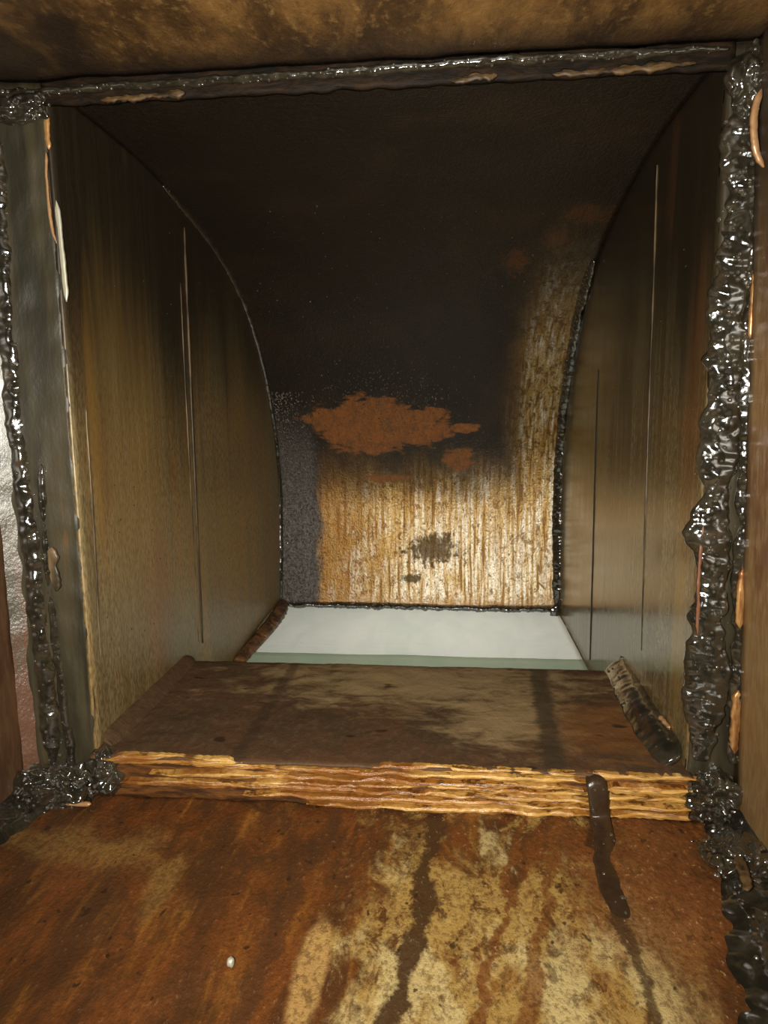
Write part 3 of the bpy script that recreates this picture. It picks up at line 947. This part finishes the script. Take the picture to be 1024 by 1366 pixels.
add_bead('rough speckled black bead where the curved plate meets the mirror-like cheek', seam_path(1.0, XR - 0.005, 60, 150), 0.0095, (-0.7, -0.7, 0), 0.35, 100, 0.14, 260, 0.4, 31.0, 420, 16, 260, 0.0006, 0.0014)
add_bead('slim dark bead tracing the curve where the plate meets the olive cheek', seam_path(0.0, XL + 0.0015, 30, 150), 0.0042, (0.7, -0.7, 0), 0.2, 60, 0.12, 260, 0.7, 33.0, 420, 12, 40, 0.0005, 0.001)
seal('sealant_tab', sphere((XR - 0.0085, 1.1, -0.338), (0.0085, 0.005, 0.021), 40, 30, 0.2, 90, 0.1, 260, 5.0), 'small black tab of sealant hanging over the corner of the white sheet')

# drip over the ledge edge and onto the floor
add_bead('dark drip of grease running over the amber layers onto the floor',
         [(0.105, 0.5, -0.2735), (0.1085, 0.4915, -0.278), (0.1105, 0.489, -0.29), (0.112, 0.488, -0.303), (0.1115, 0.472, -0.3075), (0.1055, 0.44, -0.3085), (0.104, 0.41, -0.3095), (0.105, 0.38, -0.311)],
         0.0075, (0, -0.5, 0.86), 0.3, 60, 0.06, 200, 0.3, 41.0, 300, 18, 14, 0.0007, 0.0016, 'drip', 'grease_drip', 'grease')

# curled sliver and loose flakes
seal('metal_sliver', strip([(0.188, 0.48, 0.188), (0.1845, 0.478, 0.172), (0.186, 0.478, 0.155), (0.1925, 0.48, 0.143)], 0.0055, 0.0025, (1, 0.2, 0), (0, -1, 0), 60, 0.18, 4.0), 'curled copper coloured sliver stuck in the lump of sealant', 'sliver', 'copper')
seal('metal_flake', strip([(0.1735, 0.563, -0.2565), (0.1745, 0.553, -0.2575), (0.176, 0.545, -0.259)], 0.005, 0.002, (1, 0.2, 0.2), (0, -0.4, 1), 24, 0.4, 6.0), 'small copper flake lying on the ledge beside the thick black bead', 'flake', 'copper')
seal('metal_flake', strip([(-0.298, 0.478, -0.304), (-0.287, 0.477, -0.304), (-0.276, 0.478, -0.3035)], 0.004, 0.002, (0, 0.5, 1), (0, -1, 0.3), 24, 0.3, 7.0), 'thin tan flake lying below the large glittering lump of grease', 'flake', 'copper')
seal('metal_flake', strip([(0.186, 0.432, -0.291), (0.184, 0.418, -0.292), (0.181, 0.402, -0.294)], 0.009, 0.0012, (1, 0.3, 0.1), (-0.2, -0.3, 1), 40, 0.35, 9.0), 'amber flake stuck in the wide black smear of grease', 'flake', 'ochre')
seal('grease_droplet', sphere((-0.12, 0.335, -0.3045), (0.0022, 0.0022, 0.003), 16, 10, 0.05, 60, 0, 200, 1.0), 'single droplet coloured pale as a glint standing on the rust red floor', 'droplet', 'pale')  # pale material puts the white glint into the droplet's colour

# ------------------------------------------------------------------ fine droplets, nobody could count them
sp = []
for k in range(1500):
    u = abs(random.gauss(0.0, 0.07)) + 0.012
    v = 1 - abs(random.random()) * 0.36
    if u < 0.17:
        sp.append((plate(u, v), plate_n(u, v), random.uniform(0.0008, 0.0018)))
for k in range(500):
    u = random.gauss(0.42, 0.12)
    v = random.gauss(0.655, 0.03)
    if 0.1 < u < 0.7:
        sp.append((plate(u, v), plate_n(u, v), random.uniform(0.0006, 0.0014)))
for k in range(140):
    u = random.uniform(0.05, 0.95)
    v = random.uniform(0.25, 0.66)
    sp.append((plate(u, v), plate_n(u, v), random.uniform(0.0005, 0.0011)))
d = obj('grease_droplets', *droplets(sp), 'drop', wb)
d['kind'] = 'stuff'
sp = []
for k in range(60):
    y, z = random.uniform(0.53, 0.95), random.uniform(-0.22, 0.18)
    sp.append(((XL + 0.0004, y, z), (1, 0, 0), random.uniform(0.0004, 0.0009)))
d = obj('grease_droplets', *droplets(sp), 'drop', wl)
d['kind'] = 'stuff'
sp = []
for k in range(40):
    y, z = random.uniform(0.53, 0.95), random.uniform(-0.22, 0.18)
    sp.append(((XR - 0.0004, y, z), (-1, 0, 0), random.uniform(0.0004, 0.0008)))
d = obj('grease_droplets', *droplets(sp), 'drop', wr)
d['kind'] = 'stuff'
